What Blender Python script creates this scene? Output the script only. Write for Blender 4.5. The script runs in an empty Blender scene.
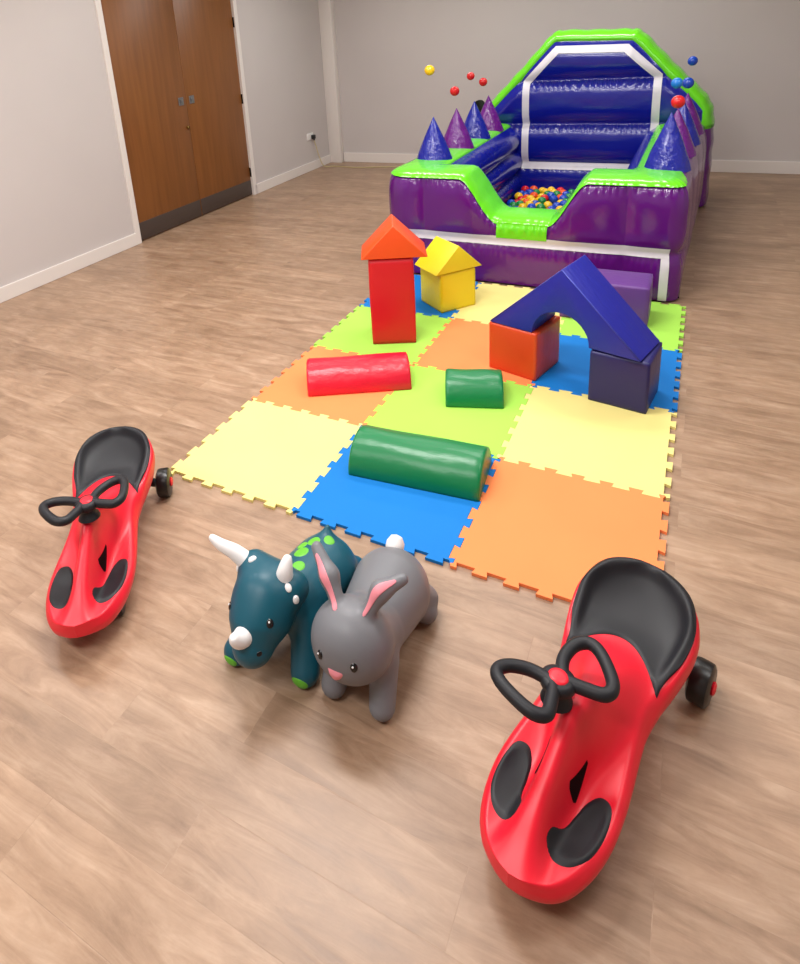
import bpy, bmesh, math, random
import numpy as np
from mathutils import Vector, Matrix
random.seed(7)
SC = bpy.context.scene
COL = SC.collection
PI = math.pi

# ------------------------------------------------------------------ helpers
def lin(c):
    c = c / 255.0
    return c / 12.92 if c <= 0.04045 else ((c + 0.055) / 1.055) ** 2.4
def rgb(r, g, b):
    return (lin(r), lin(g), lin(b), 1.0)

MATS = {}
def mat(name, col, rough=0.5, spec=0.5, bump=0.0, bscale=40.0, coat=0.0, var=0.0, vscale=3.0, metal=0.0, stretch=(1, 1, 1), sss=0.0, detail=3.0):
    if name in MATS: return MATS[name]
    m = bpy.data.materials.new(name); m.use_nodes = True
    nt = m.node_tree; N = nt.nodes; L = nt.links
    p = N['Principled BSDF']
    p.inputs['Base Color'].default_value = col
    p.inputs['Roughness'].default_value = rough
    p.inputs['Specular IOR Level'].default_value = spec
    p.inputs['Coat Weight'].default_value = coat
    p.inputs['Coat Roughness'].default_value = 0.08
    p.inputs['Metallic'].default_value = metal
    if bump or var:
        tc = N.new('ShaderNodeTexCoord'); mp = N.new('ShaderNodeMapping')
        mp.inputs['Scale'].default_value = stretch
        L.new(tc.outputs['Object'], mp.inputs['Vector'])
    if bump:
        n = N.new('ShaderNodeTexNoise'); n.inputs['Scale'].default_value = bscale; n.inputs['Detail'].default_value = detail
        b = N.new('ShaderNodeBump'); b.inputs['Strength'].default_value = bump; b.inputs['Distance'].default_value = 0.02
        L.new(mp.outputs[0], n.inputs['Vector']); L.new(n.outputs['Fac'], b.inputs['Height']); L.new(b.outputs[0], p.inputs['Normal'])
    if var:
        n2 = N.new('ShaderNodeTexNoise'); n2.inputs['Scale'].default_value = vscale; n2.inputs['Detail'].default_value = 4
        r = N.new('ShaderNodeValToRGB')
        r.color_ramp.elements[0].position = 0.3; r.color_ramp.elements[1].position = 0.7
        r.color_ramp.elements[0].color = tuple(col[i] * (1 - var) for i in range(3)) + (1,)
        r.color_ramp.elements[1].color = tuple(min(1, col[i] * (1 + var)) for i in range(3)) + (1,)
        L.new(mp.outputs[0], n2.inputs['Vector']); L.new(n2.outputs['Fac'], r.inputs[0]); L.new(r.outputs[0], p.inputs['Base Color'])
    MATS[name] = m
    return m

def link(name, me, m=None, parent=None, smooth=True, kind=None):
    o = bpy.data.objects.new(name, me); COL.objects.link(o)
    if m is not None and not me.materials: me.materials.append(m)
    if smooth:
        for p in me.polygons: p.use_smooth = True
    if parent is not None: o.parent = parent
    if kind: o['kind'] = kind
    return o
def pyd(name, verts, faces, m=None, parent=None, smooth=True, kind=None, fix=True):
    me = bpy.data.meshes.new(name)
    me.from_pydata([tuple(float(c) for c in v) for v in verts], [], [tuple(int(i) for i in f) for f in faces])
    if fix:
        bm = bmesh.new(); bm.from_mesh(me)
        bmesh.ops.recalc_face_normals(bm, faces=bm.faces); bm.to_mesh(me); bm.free()
    me.update()
    return link(name, me, m, parent, smooth, kind)
def bmo(name, bm, m=None, parent=None, smooth=True, kind=None):
    bmesh.ops.recalc_face_normals(bm, faces=bm.faces)
    me = bpy.data.meshes.new(name); bm.to_mesh(me); bm.free()
    return link(name, me, m, parent, smooth, kind)
def thing(name, label, cat, loc=(0, 0, 0), rz=0.0, group=None):
    o = bpy.data.objects.new(name, None); COL.objects.link(o)
    o.empty_display_size = 0.05
    o.location = loc; o.rotation_euler = (0, 0, rz)
    o['label'] = label; o['category'] = cat
    if group: o['group'] = group
    return o
def tag(o, label, cat, group=None):
    o['label'] = label; o['category'] = cat
    if group: o['group'] = group
    return o
def autosmooth(o, ang=35):
    me = o.data
    bm = bmesh.new(); bm.from_mesh(me)
    for e in bm.edges:
        if len(e.link_faces) == 2 and e.calc_face_angle(0) > math.radians(ang): e.smooth = False
    bm.to_mesh(me); bm.free()
def box_bm(bm, x0, x1, y0, y1, z0, z1, bev=0.0, seg=2):
    g = bmesh.ops.create_cube(bm, size=1.0)
    for v in g['verts']:
        v.co = Vector((x0 + (v.co.x + .5) * (x1 - x0), y0 + (v.co.y + .5) * (y1 - y0), z0 + (v.co.z + .5) * (z1 - z0)))
    if bev:
        es = list({e for v in g['verts'] for e in v.link_edges})
        bmesh.ops.bevel(bm, geom=es, offset=bev, segments=seg, profile=0.5, affect='EDGES')
def box(name, x0, x1, y0, y1, z0, z1, m, parent=None, bev=0.0, kind=None, seg=2):
    bm = bmesh.new(); box_bm(bm, x0, x1, y0, y1, z0, z1, bev, seg)
    o = bmo(name, bm, m, parent, bool(bev), kind)
    if bev: autosmooth(o, 50)
    return o
def lathe(name, prof, m, parent=None, n=32, axis='Z', loc=(0, 0, 0), rot=None):
    """prof: list of (r, h)"""
    V = []; F = []
    for r, h in prof:
        for k in range(n):
            a = 2 * PI * k / n
            V.append((max(r, 1e-5) * math.cos(a), max(r, 1e-5) * math.sin(a), h))
    for i in range(len(prof) - 1):
        for k in range(n):
            F.append((i * n + k, i * n + (k + 1) % n, (i + 1) * n + (k + 1) % n, (i + 1) * n + k))
    F.append(tuple(range(n))); F.append(tuple(range((len(prof) - 1) * n, len(prof) * n)))
    R = Matrix.Identity(3)
    if axis == 'X': R = Matrix.Rotation(PI / 2, 3, 'Y')
    if axis == 'Y': R = Matrix.Rotation(-PI / 2, 3, 'X')
    if rot is not None: R = rot @ R
    V = [tuple(R @ Vector(v) + Vector(loc)) for v in V]
    o = pyd(name, V, F, m, parent); autosmooth(o, 40); return o
def tube_data(pts, rad, n=10, closed=False):
    P = [Vector(p) for p in pts]; V = []; F = []
    cnt = len(P); prev = None
    for i, p in enumerate(P):
        if closed: t = P[(i + 1) % cnt] - P[i - 1]
        else: t = P[min(i + 1, cnt - 1)] - P[max(i - 1, 0)]
        t.normalize()
        if prev is None:
            up = Vector((0, 0, 1)) if abs(t.z) < .9 else Vector((1, 0, 0))
            a = t.cross(up).normalized()
        else:
            a = (prev - t * prev.dot(t)).normalized()
        prev = a; b = t.cross(a)
        r = rad(i / (cnt - 1)) if callable(rad) else rad
        for k in range(n):
            th = 2 * PI * k / n
            V.append(p + a * (r * math.cos(th)) + b * (r * math.sin(th)))
    rng = cnt if closed else cnt - 1
    for i in range(rng):
        j = (i + 1) % cnt
        for k in range(n):
            F.append((i * n + k, i * n + (k + 1) % n, j * n + (k + 1) % n, j * n + k))
    if not closed:
        F.append(tuple(range(n))); F.append(tuple(range((cnt - 1) * n, cnt * n)))
    return V, F
def tube(name, pts, rad, m, parent=None, n=10, closed=False):
    V, F = tube_data(pts, rad, n, closed)
    return pyd(name, V, F, m, parent)
def spline(pts, k=8, closed=False):
    P = [Vector(p) for p in pts]; out = []; n = len(P)
    rng = n if closed else n - 1
    for i in range(rng):
        if closed: a, b, c, d = P[(i - 1) % n], P[i], P[(i + 1) % n], P[(i + 2) % n]
        else: a, b, c, d = P[max(i - 1, 0)], P[i], P[i + 1], P[min(i + 2, n - 1)]
        for j in range(k):
            t = j / k
            out.append(0.5 * ((2 * b) + (c - a) * t + (2 * a - 5 * b + 4 * c - d) * t * t + (3 * b - a - 3 * c + d) * t ** 3))
    if not closed: out.append(P[-1])
    return out
def interp(tab, x):
    """smooth monotone-ish interpolation of a table [(x,y)...]"""
    xs = [t[0] for t in tab]; ys = [t[1] for t in tab]
    if x <= xs[0]: return ys[0]
    if x >= xs[-1]: return ys[-1]
    for i in range(len(xs) - 1):
        if x <= xs[i + 1]:
            h = xs[i + 1] - xs[i]; t = (x - xs[i]) / h
            def sl(k):
                if k <= 0: return (ys[1] - ys[0]) / (xs[1] - xs[0])
                if k >= len(xs) - 1: return (ys[-1] - ys[-2]) / (xs[-1] - xs[-2])
                return (ys[k + 1] - ys[k - 1]) / (xs[k + 1] - xs[k - 1])
            m0, m1 = sl(i) * h, sl(i + 1) * h
            return (2*t**3-3*t*t+1)*ys[i] + (t**3-2*t*t+t)*m0 + (-2*t**3+3*t*t)*ys[i+1] + (t**3-t*t)*m1
def lerp(a, b, t): return a + (b - a) * t
def sstep(a, b, x):
    t = min(1, max(0, (x - a) / (b - a))); return t * t * (3 - 2 * t)
def grid_faces(nu, nv, wrap=False):
    F = []
    for i in range(nu - 1):
        for j in range(nv if wrap else nv - 1):
            F.append((i * nv + j, i * nv + (j + 1) % nv, (i + 1) * nv + (j + 1) % nv, (i + 1) * nv + j))
    return F

# ------------------------------------------------------------------ SDF toolkit (organic one-piece bodies)
def s_ell(P, c, r, R=None):
    q = P - np.array(c)
    if R is not None: q = q @ np.array(R)
    r = np.array(r); k0 = np.linalg.norm(q / r, axis=-1); k1 = np.linalg.norm(q / (r * r), axis=-1)
    return k0 * (k0 - 1.0) / np.maximum(k1, 1e-9)
def s_cap(P, a, b, ra, rb):
    a = np.array(a); b = np.array(b); d = b - a
    t = np.clip(((P - a) @ d) / (d @ d), 0, 1)
    return np.linalg.norm(P - a - t[..., None] * d, axis=-1) - (ra + (rb - ra) * t)
def smin(a, b, k):
    h = np.clip(0.5 + 0.5 * (b - a) / k, 0, 1)
    return b + (a - b) * h - k * h * (1 - h)
def surface_nets(f, lo, hi, h):
    lo = np.array(lo); hi = np.array(hi); n = np.ceil((hi - lo) / h).astype(int) + 1
    ax = [lo[i] + h * np.arange(n[i]) for i in range(3)]
    G = np.stack(np.meshgrid(*ax, indexing='ij'), -1)
    D = f(G); S = D < 0
    c = tuple(k - 1 for k in D.shape)
    cnt = np.zeros(c); pos = np.zeros(c + (3,))
    corners = [(i, j, k) for i in (0, 1) for j in (0, 1) for k in (0, 1)]
    def sub(A, o): return A[o[0]:o[0] + c[0], o[1]:o[1] + c[1], o[2]:o[2] + c[2]]
    for a in corners:
        for d in range(3):
            if a[d]: continue
            b = list(a); b[d] = 1; b = tuple(b)
            da, db = sub(D, a), sub(D, b); x = (da < 0) != (db < 0)
            t = np.where(x, da / np.where(x, da - db, 1), 0)
            for q in range(3):
                pos[..., q] += np.where(x, a[q] + (t if q == d else 0), 0)
            cnt += x
    act = cnt > 0; idx = -np.ones(c, int); idx[act] = np.arange(act.sum())
    base = np.stack(np.meshgrid(*[np.arange(k) for k in c], indexing='ij'), -1)
    V = lo + h * (base[act] + pos[act] / cnt[act][:, None])
    F = []
    for d in range(3):
        u, v = [(1, 2), (2, 0), (0, 1)][d]
        sl0 = [slice(1, -1)] * 3; sl1 = [slice(1, -1)] * 3
        sl0[d] = slice(0, -1); sl1[d] = slice(1, None)
        x = S[tuple(sl0)] != S[tuple(sl1)]; flip = S[tuple(sl0)]
        I = np.argwhere(x)
        off = np.array([1, 1, 1]); off[d] = 0; I2 = I + off
        def at(du, dv):
            J = I2.copy(); J[:, u] -= du; J[:, v] -= dv
            return idx[J[:, 0], J[:, 1], J[:, 2]]
        q = np.stack([at(1, 1), at(0, 1), at(0, 0), at(1, 0)], 1)
        fl = flip[x]
        q[~fl] = q[~fl][:, ::-1]
        F.append(q)
    return V, np.concatenate(F)
def sdf_obj(name, f, lo, hi, h, m, parent):
    V, F = surface_nets(f, lo, hi, h)
    me = bpy.data.meshes.new(name)
    me.from_pydata(V.tolist(), [], F.tolist()); me.update()
    return link(name, me, m, parent)
def sdf_grad(f, P, e=1e-3):
    g = np.stack([f(P + np.eye(3)[i] * e) - f(P - np.eye(3)[i] * e) for i in range(3)], -1) / (2 * e)
    return g
def sdf_project_all(f, P, iters=8):
    P = np.array(P, float).reshape(-1, 3)
    for _ in range(iters):
        g = sdf_grad(f, P)
        P = P - g * (f(P) / np.maximum((g * g).sum(-1), 1e-6))[:, None]
    g = sdf_grad(f, P)
    return P, g / np.linalg.norm(g, axis=-1)[:, None]
def sdf_project(f, p, iters=10):
    P, g = sdf_project_all(f, [tuple(p)], iters)
    return P[0], g[0]
def decal(name, f, c, r, m, parent, lift=0.0015, up=(0, 0, 1), asp=1.0, dome=0.0, rings=6, n=28):
    """a thin patch that lies on the implicit surface around c"""
    p, nrm = sdf_project(f, c)
    nv = Vector(nrm); u = Vector(up).cross(nv)
    if u.length < 1e-3: u = Vector((1, 0, 0)).cross(nv)
    u.normalize(); v = nv.cross(u)
    Q = []; W = []
    for i in range(rings + 1):
        for k in range(n if i else 1):
            a = 2 * PI * k / n; rr = r * i / rings
            Q.append(tuple(Vector(p) + u * (rr * math.cos(a)) + v * (rr * asp * math.sin(a)))); W.append(i / rings)
    S, N = sdf_project_all(f, Q, 6); W = np.array(W)
    V = S + N * (np.where(W < 1, lift, -.5 * lift) + dome * np.sqrt(np.maximum(0, 1 - W * W)))[:, None]
    F = [(0, 1 + k, 1 + (k + 1) % n) for k in range(n)]
    for i in range(1, rings):
        for k in range(n):
            a = 1 + (i - 1) * n; b = 1 + i * n
            F.append((a + k, b + k, b + (k + 1) % n, a + (k + 1) % n))
    return pyd(name, V, F, m, parent)

# ------------------------------------------------------------------ camera (fitted to the photograph)
cx, cy, cz = 1.7867, -1.6383, 1.6812
yaw, pitch, roll, FP, PX, PY = -0.52699, 0.31607, -0.07990, 659.64, 326.65, 247.40
XL, YB = -2.52, 6.12          # left wall plane, back wall plane
XR, YF, ZC = 4.4, -3.6, 2.75
def make_camera():
    cam = bpy.data.cameras.new('camera'); o = bpy.data.objects.new('camera', cam); COL.objects.link(o)
    f = Vector((math.sin(yaw) * math.cos(pitch), math.cos(yaw) * math.cos(pitch), -math.sin(pitch)))
    r0 = Vector((math.cos(yaw), -math.sin(yaw), 0)); u0 = r0.cross(f)
    r = r0 * math.cos(roll) + u0 * math.sin(roll); u = -r0 * math.sin(roll) + u0 * math.cos(roll)
    M = Matrix((r, u, -f)).transposed().to_4x4(); M.translation = (cx, cy, cz)
    o.matrix_world = M
    cam.sensor_fit = 'VERTICAL'; cam.sensor_height = 24.0
    cam.lens = FP / 964 * 24.0
    cam.shift_x = (400 - PX) / 964; cam.shift_y = -(482 - PY) / 964
    cam.clip_start = 0.05
    SC.camera = o
make_camera()

# ------------------------------------------------------------------ room materials
def floor_mat():
    m = bpy.data.materials.new('plank_vinyl'); m.use_nodes = True
    nt = m.node_tree; N = nt.nodes; L = nt.links; p = N['Principled BSDF']
    tc = N.new('ShaderNodeTexCoord')
    br = N.new('ShaderNodeTexBrick')
    br.offset = 0.37; br.squash = 1.0
    br.inputs['Scale'].default_value = 1.0
    br.inputs['Brick Width'].default_value = 0.92; br.inputs['Row Height'].default_value = 0.152
    br.inputs['Mortar Size'].default_value = 0.0012; br.inputs['Mortar Smooth'].default_value = 0.6
    br.inputs['Bias'].default_value = 0.0
    br.inputs['Color1'].default_value = (0, 0, 0, 1); br.inputs['Color2'].default_value = (1, 1, 1, 1); br.inputs['Mortar'].default_value = (.3, .3, .3, 1)
    L.new(tc.outputs['Object'], br.inputs['Vector'])
    # per-plank shift of the grain
    sep = N.new('ShaderNodeSeparateXYZ'); L.new(tc.outputs['Object'], sep.inputs[0])
    sepc = N.new('ShaderNodeSeparateColor'); L.new(br.outputs['Color'], sepc.inputs[0])
    off = N.new('ShaderNodeMath'); off.operation = 'MULTIPLY'; off.inputs[1].default_value = 17.0; L.new(sepc.outputs[0], off.inputs[0])
    cmb = N.new('ShaderNodeCombineXYZ')
    sx = N.new('ShaderNodeMath'); sx.operation = 'MULTIPLY_ADD'; sx.inputs[1].default_value = 3.6; L.new(sep.outputs[0], sx.inputs[0]); L.new(off.outputs[0], sx.inputs[2])
    sy = N.new('ShaderNodeMath'); sy.operation = 'MULTIPLY'; sy.inputs[1].default_value = 20.0; L.new(sep.outputs[1], sy.inputs[0])
    L.new(sx.outputs[0], cmb.inputs[0]); L.new(sy.outputs[0], cmb.inputs[1])
    g = N.new('ShaderNodeTexNoise'); g.inputs['Scale'].default_value = 1.0; g.inputs['Detail'].default_value = 7; g.inputs['Roughness'].default_value = 0.65; g.inputs['Distortion'].default_value = 0.8
    L.new(cmb.outputs[0], g.inputs['Vector'])
    r1 = N.new('ShaderNodeValToRGB'); e = r1.color_ramp.elements
    e[0].position = 0.28; e[0].color = rgb(138, 110, 88); e[1].position = 0.72; e[1].color = rgb(183, 156, 133)
    k = r1.color_ramp.elements.new(0.5); k.color = rgb(162, 133, 109)
    L.new(g.outputs['Fac'], r1.inputs[0])
    # plank to plank tone
    r2 = N.new('ShaderNodeValToRGB'); e = r2.color_ramp.elements
    e[0].position = 0.0; e[0].color = (0.86, 0.84, 0.82, 1); e[1].position = 1.0; e[1].color = (1.05, 1.04, 1.03, 1)
    L.new(br.outputs['Color'], r2.inputs[0])
    mx = N.new('ShaderNodeMix'); mx.data_type = 'RGBA'; mx.blend_type = 'MULTIPLY'; mx.inputs[0].default_value = 1.0
    L.new(r1.outputs[0], mx.inputs[6]); L.new(r2.outputs[0], mx.inputs[7])
    # big soft blotches
    g2 = N.new('ShaderNodeTexNoise'); g2.inputs['Scale'].default_value = 5.0; g2.inputs['Detail'].default_value = 6; g2.inputs['Roughness'].default_value = 0.7
    L.new(tc.outputs['Object'], g2.inputs['Vector'])
    r3 = N.new('ShaderNodeValToRGB'); e = r3.color_ramp.elements
    e[0].position = 0.3; e[0].color = (0.82, 0.81, 0.80, 1); e[1].position = 0.7; e[1].color = (1.06, 1.06, 1.06, 1)
    L.new(g2.outputs['Fac'], r3.inputs[0])
    mx2 = N.new('ShaderNodeMix'); mx2.data_type = 'RGBA'; mx2.blend_type = 'MULTIPLY'; mx2.inputs[0].default_value = 1.0
    L.new(mx.outputs[2], mx2.inputs[6]); L.new(r3.outputs[0], mx2.inputs[7])
    L.new(mx2.outputs[2], p.inputs['Base Color'])
    rr = N.new('ShaderNodeMapRange'); rr.inputs[3].default_value = 0.30; rr.inputs[4].default_value = 0.46
    L.new(g.outputs['Fac'], rr.inputs[0]); L.new(rr.outputs[0], p.inputs['Roughness'])
    p.inputs['Specular IOR Level'].default_value = 0.45
    b = N.new('ShaderNodeBump'); b.inputs['Strength'].default_value = 0.12; b.inputs['Distance'].default_value = 0.004
    ad = N.new('ShaderNodeMath'); ad.operation = 'SUBTRACT'; L.new(g.outputs['Fac'], ad.inputs[0]); L.new(br.outputs['Fac'], ad.inputs[1])
    L.new(ad.outputs[0], b.inputs['Height']); L.new(b.outputs[0], p.inputs['Normal'])
    return m
def door_mat():
    m = bpy.data.materials.new('oak_veneer'); m.use_nodes = True
    nt = m.node_tree; N = nt.nodes; L = nt.links; p = N['Principled BSDF']
    tc = N.new('ShaderNodeTexCoord'); mp = N.new('ShaderNodeMapping'); mp.inputs['Scale'].default_value = (1, 14, 0.9)
    L.new(tc.outputs['Object'], mp.inputs[0])
    g = N.new('ShaderNodeTexNoise'); g.inputs['Scale'].default_value = 1.6; g.inputs['Detail'].default_value = 6; g.inputs['Distortion'].default_value = 0.4
    L.new(mp.outputs[0], g.inputs['Vector'])
    r = N.new('ShaderNodeValToRGB'); e = r.color_ramp.elements
    e[0].position = 0.25; e[0].color = rgb(114, 68, 29); e[1].position = 0.8; e[1].color = rgb(134, 83, 38)
    L.new(g.outputs['Fac'], r.inputs[0]); L.new(r.outputs[0], p.inputs['Base Color'])
    p.inputs['Roughness'].default_value = 0.42
    return m
M_floor = floor_mat()
M_wall = mat('wall_paint', rgb(196, 189, 187), 0.7, 0.25, bump=0.02, bscale=120, var=0.02, vscale=1.2)
M_white = mat('white_gloss_paint', rgb(222, 215, 210), 0.35, 0.4)
M_ceil = mat('ceiling_paint', rgb(225, 222, 218), 0.8, 0.2, bump=0.05, bscale=60)
M_door = door_mat()
M_kick = mat('dark_kick_plate', rgb(74, 62, 56), 0.42, 0.5, metal=0.15, bump=0.02, bscale=80)
M_steel = mat('brushed_steel', rgb(150, 152, 155), 0.3, 0.5, metal=0.9)
M_brass = mat('dull_brass', rgb(120, 95, 50), 0.35, 0.5, metal=0.9)
M_black = mat('black_plastic', rgb(22, 22, 25), 0.4, 0.5)
M_whitepl = mat('white_plastic', rgb(228, 226, 224), 0.35, 0.4)
M_gap = mat('dark_gap', rgb(14, 11, 9), 0.8, 0.1)

# ------------------------------------------------------------------ room shell
def build_room():
    DY0, DY1 = 2.447, 4.235       # door opening (outside of frame: 2.42 .. 4.26)
    DH = 2.10
    box('floor', XL - .2, XR + .2, YF - .2, YB + .2, -0.10, 0.0, M_floor, kind='structure')
    box('ceiling', XL - .2, XR + .2, YF - .2, YB + .2, ZC, ZC + .1, M_ceil, kind='structure')
    bm = bmesh.new()
    box_bm(bm, XL - .2, XL, YF - .2, DY0, 0, ZC); box_bm(bm, XL - .2, XL, DY1, YB + .2, 0, ZC); box_bm(bm, XL - .2, XL, DY0, DY1, DH, ZC)
    bmo('wall_left', bm, M_wall, None, False, 'structure')
    box('wall_back', XL - .2, XR + .2, YB, YB + .2, 0, ZC, M_wall, kind='structure')
    box('wall_right', XR, XR + .2, YF - .2, YB, 0, ZC, M_wall, kind='structure')
    box('wall_front', XL - .2, XR + .2, YF - .2, YF, 0, ZC, M_wall, kind='structure')
    def skirting(name, segs):
        bm = bmesh.new()
        for s in segs: box_bm(bm, *s, bev=0.004, seg=2)
        bmo(name, bm, M_white, None, False, 'structure')
    skirting('baseboard_left', [(XL, XL + .018, YF, 2.40, 0, .11), (XL, XL + .018, 4.27, YB - .04, 0, .11)])
    skirting('baseboard_back', [(-2.34, XR, YB - .018, YB, 0, .125)])
    skirting('baseboard_right', [(XR - .018, XR, YF, YB, 0, .12)])
    skirting('baseboard_front', [(XL, XR, YF, YF + .018, 0, .12)])
    # boxed pipe chase in the corner
    box('trim_1', XL, -2.345, 6.03, YB + .01, 0, ZC, M_white, bev=.004, kind='structure')
    # double door
    d = bpy.data.objects.new('door_1', None); COL.objects.link(d); d['kind'] = 'structure'
    d.location = (XL, (DY0 + DY1) / 2, 0)
    ym = (DY0 + DY1) / 2; hw = (DY1 - DY0) / 2
    bm = bmesh.new()
    for s in (-1, 1):
        a, b = sorted((s * (hw - .006), s * (hw + .052)))
        box_bm(bm, -.12, .018, a, b, 0, DH + .052, .004)
    box_bm(bm, -.12, .018, -hw - .052, hw + .052, DH - .006, DH + .052, .004)
    bmo('door_frame', bm, M_white, d, False)
    box('shadow_gap', -.075, -.058, -hw, hw, 0, DH, M_gap, d)
    for s in (-1, 1):
        a, b = sorted((s * .002, s * (hw - .008)))
        lf = box('door_leaf', -.055, -.012, a, b, .008, DH - .008, M_door, d, .002)
        box('kick_plate', -.013, -.0095, a + .004, b - .004, .012, .175, M_kick, lf, .001)
        hb = bmesh.new(); c = s * .078 + .0
        box_bm(hb, -.013, -.006, c - .036, c + .036, 1.115, 1.19, .004)
        box_bm(hb, -.007, .006, c - .012, c + .012, 1.136, 1.17, .004)
        bmo('pull_plate', hb, M_steel, lf, False)
        for hz in (.26, 1.06, 1.84):
            hg = bmesh.new(); yy = s * (hw - .004)
            g = bmesh.ops.create_cone(hg, cap_ends=True, segments=12, radius1=.010, radius2=.010, depth=.10)
            for v in g['verts']: v.co += Vector((-.006, yy, hz))
            bmo('hinge', hg, M_gap if s > 0 else M_steel, lf, True)
    lathe('lock_cylinder', [(.001, 0), (.017, 0), (.017, .010), (.010, .016), (.001, .016)], M_brass, d, 20, 'X', (-.012, -.03, .90))
build_room()

def build_socket():
    s = thing('wall_socket', 'white double wall socket plate low on the left wall near the corner', 'socket', (XL, 5.56, .43))
    box('face_plate', 0, .009, -.073, .073, -.043, .043, M_whitepl, s, .003)
    for y in (-.05, .05): box('switch', .008, .014, y - .008, y + .008, .008, .03, M_whitepl, s, .002)
    p = thing('power_plug', 'black plug pushed into the white wall socket', 'plug', (XL + .009, 5.60, .42))
    bm = bmesh.new(); box_bm(bm, .001, .045, -.026, .026, -.028, .026, .009, 3); box_bm(bm, .02, .04, -.008, .008, -.045, -.02, .004)
    bmo('plug_body', bm, M_black, p)
    M_cable = mat('cream_cable', rgb(190, 176, 130), 0.5)
    pts = [(XL + .038, 5.60, .372), (XL + .045, 5.62, .30), (XL + .06, 5.66, .15), (XL + .09, 5.72, .02), (XL + .22, 5.80, .006), (-2.0, 5.76, .006), (-1.65, 5.84, .006), (-1.2, 5.90, .006), (-.5, 5.72, .006), (.1, 5.4, .006), (.3, 5.2, .006)]
    o = tube('extension_cable', spline(pts, 8), .0055, M_cable, None, 8)
    tag(o, 'thin cream cable trailing along the floor below the wall socket', 'cable')
build_socket()
# ------------------------------------------------------------------ interlocking foam floor tiles
TS, TH = 0.6, 0.012
M_tile = {
 'yellow': mat('foam_yellow', rgb(230, 216, 136), 0.75, 0.25, bump=.05, bscale=300, var=.03),
 'blue': mat('foam_blue', rgb(12, 116, 196), 0.7, 0.25, bump=.05, bscale=300, var=.03),
 'orange': mat('foam_orange', rgb(246, 138, 82), 0.75, 0.25, bump=.05, bscale=300, var=.03),
 'lime': mat('foam_lime', rgb(164, 222, 86), 0.75, 0.25, bump=.05, bscale=300, var=.03)}
def edge_wave(flip):
    """offsets along an edge of unit length: dovetail teeth; (t, offset) list from 0 to 1"""
    n = 6; d = .0105; fl = .006; out = [(0, 0)]
    for k in range(n):
        a = (k + .22) / n * TS; b = (k + .78) / n * TS
        out += [(a + fl / 2, -d), (a - fl / 2, d), (b + fl / 2, d), (b - fl / 2, -d)]
    out = [(0, 0), (.004, -d)] + out[1:] + [(TS - .004, -d)]
    return [(t, o * flip) for t, o in out]
def h_edge(i, j):  # along +x at v=j
    return [(i * TS + t, j * TS + o) for t, o in edge_wave(-1 if (i + j) % 2 else 1) ]
def v_edge(i, j):  # along +y at u=i
    return [(i * TS + o, j * TS + t) for t, o in edge_wave(1 if (i + j) % 2 else -1)]
rows = [['yellow', 'blue', 'orange'], ['orange', 'lime', 'yellow'], ['lime', 'orange', 'blue'], ['blue', 'yellow', 'lime']]
tile_labels = [
 ['yellow foam floor tile at the front left corner of the mat', 'blue foam floor tile under the large green half-cylinder', 'orange foam floor tile at the front right corner of the mat'],
 ['orange foam floor tile under the red half-cylinder', 'lime green foam floor tile under the small green half-cylinder', 'empty yellow foam floor tile between the orange front tile and the navy cube'],
 ['lime green foam floor tile under the red tower block', 'orange foam floor tile behind the small green half-cylinder, left of the orange cube', 'blue foam floor tile under the blue arch block'],
 ['blue foam floor tile behind the red tower, mostly hidden', 'yellow foam floor tile beside the yellow house, before the ball pool', 'lime green foam floor tile at the right front corner of the ball pool']]
def build_tiles():
    for j in range(4):
        for i in range(3):
            cxx, cyy = (i + .5) * TS, (j + .5) * TS
            P = h_edge(i, j) + v_edge(i + 1, j) + h_edge(i, j + 1)[::-1] + v_edge(i, j)[::-1]
            Q = []
            for x, y in P:
                q = ((x - cxx) * .9975, (y - cyy) * .9975)
                if not Q or math.hypot(q[0] - Q[-1][0], q[1] - Q[-1][1]) > 1e-4: Q.append(q)
            if math.hypot(Q[0][0] - Q[-1][0], Q[0][1] - Q[-1][1]) < 1e-4: Q.pop()
            bm = bmesh.new()
            vs = [bm.verts.new((x, y, 0.0005)) for x, y in Q]
            f = bm.faces.new(vs)
            r = bmesh.ops.extrude_face_region(bm, geom=[f])
            for v in r['geom']:
                if isinstance(v, bmesh.types.BMVert): v.co.z = TH
            bmesh.ops.triangulate(bm, faces=[f for f in bm.faces if len(f.verts) > 4])
            o = bmo('foam_tile', bm, M_tile[rows[j][i]], None, False)
            o.location = (cxx, cyy, 0)
            tag(o, tile_labels[j][i], 'floor tile', 'interlocking foam mat tiles')
build_tiles()
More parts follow.
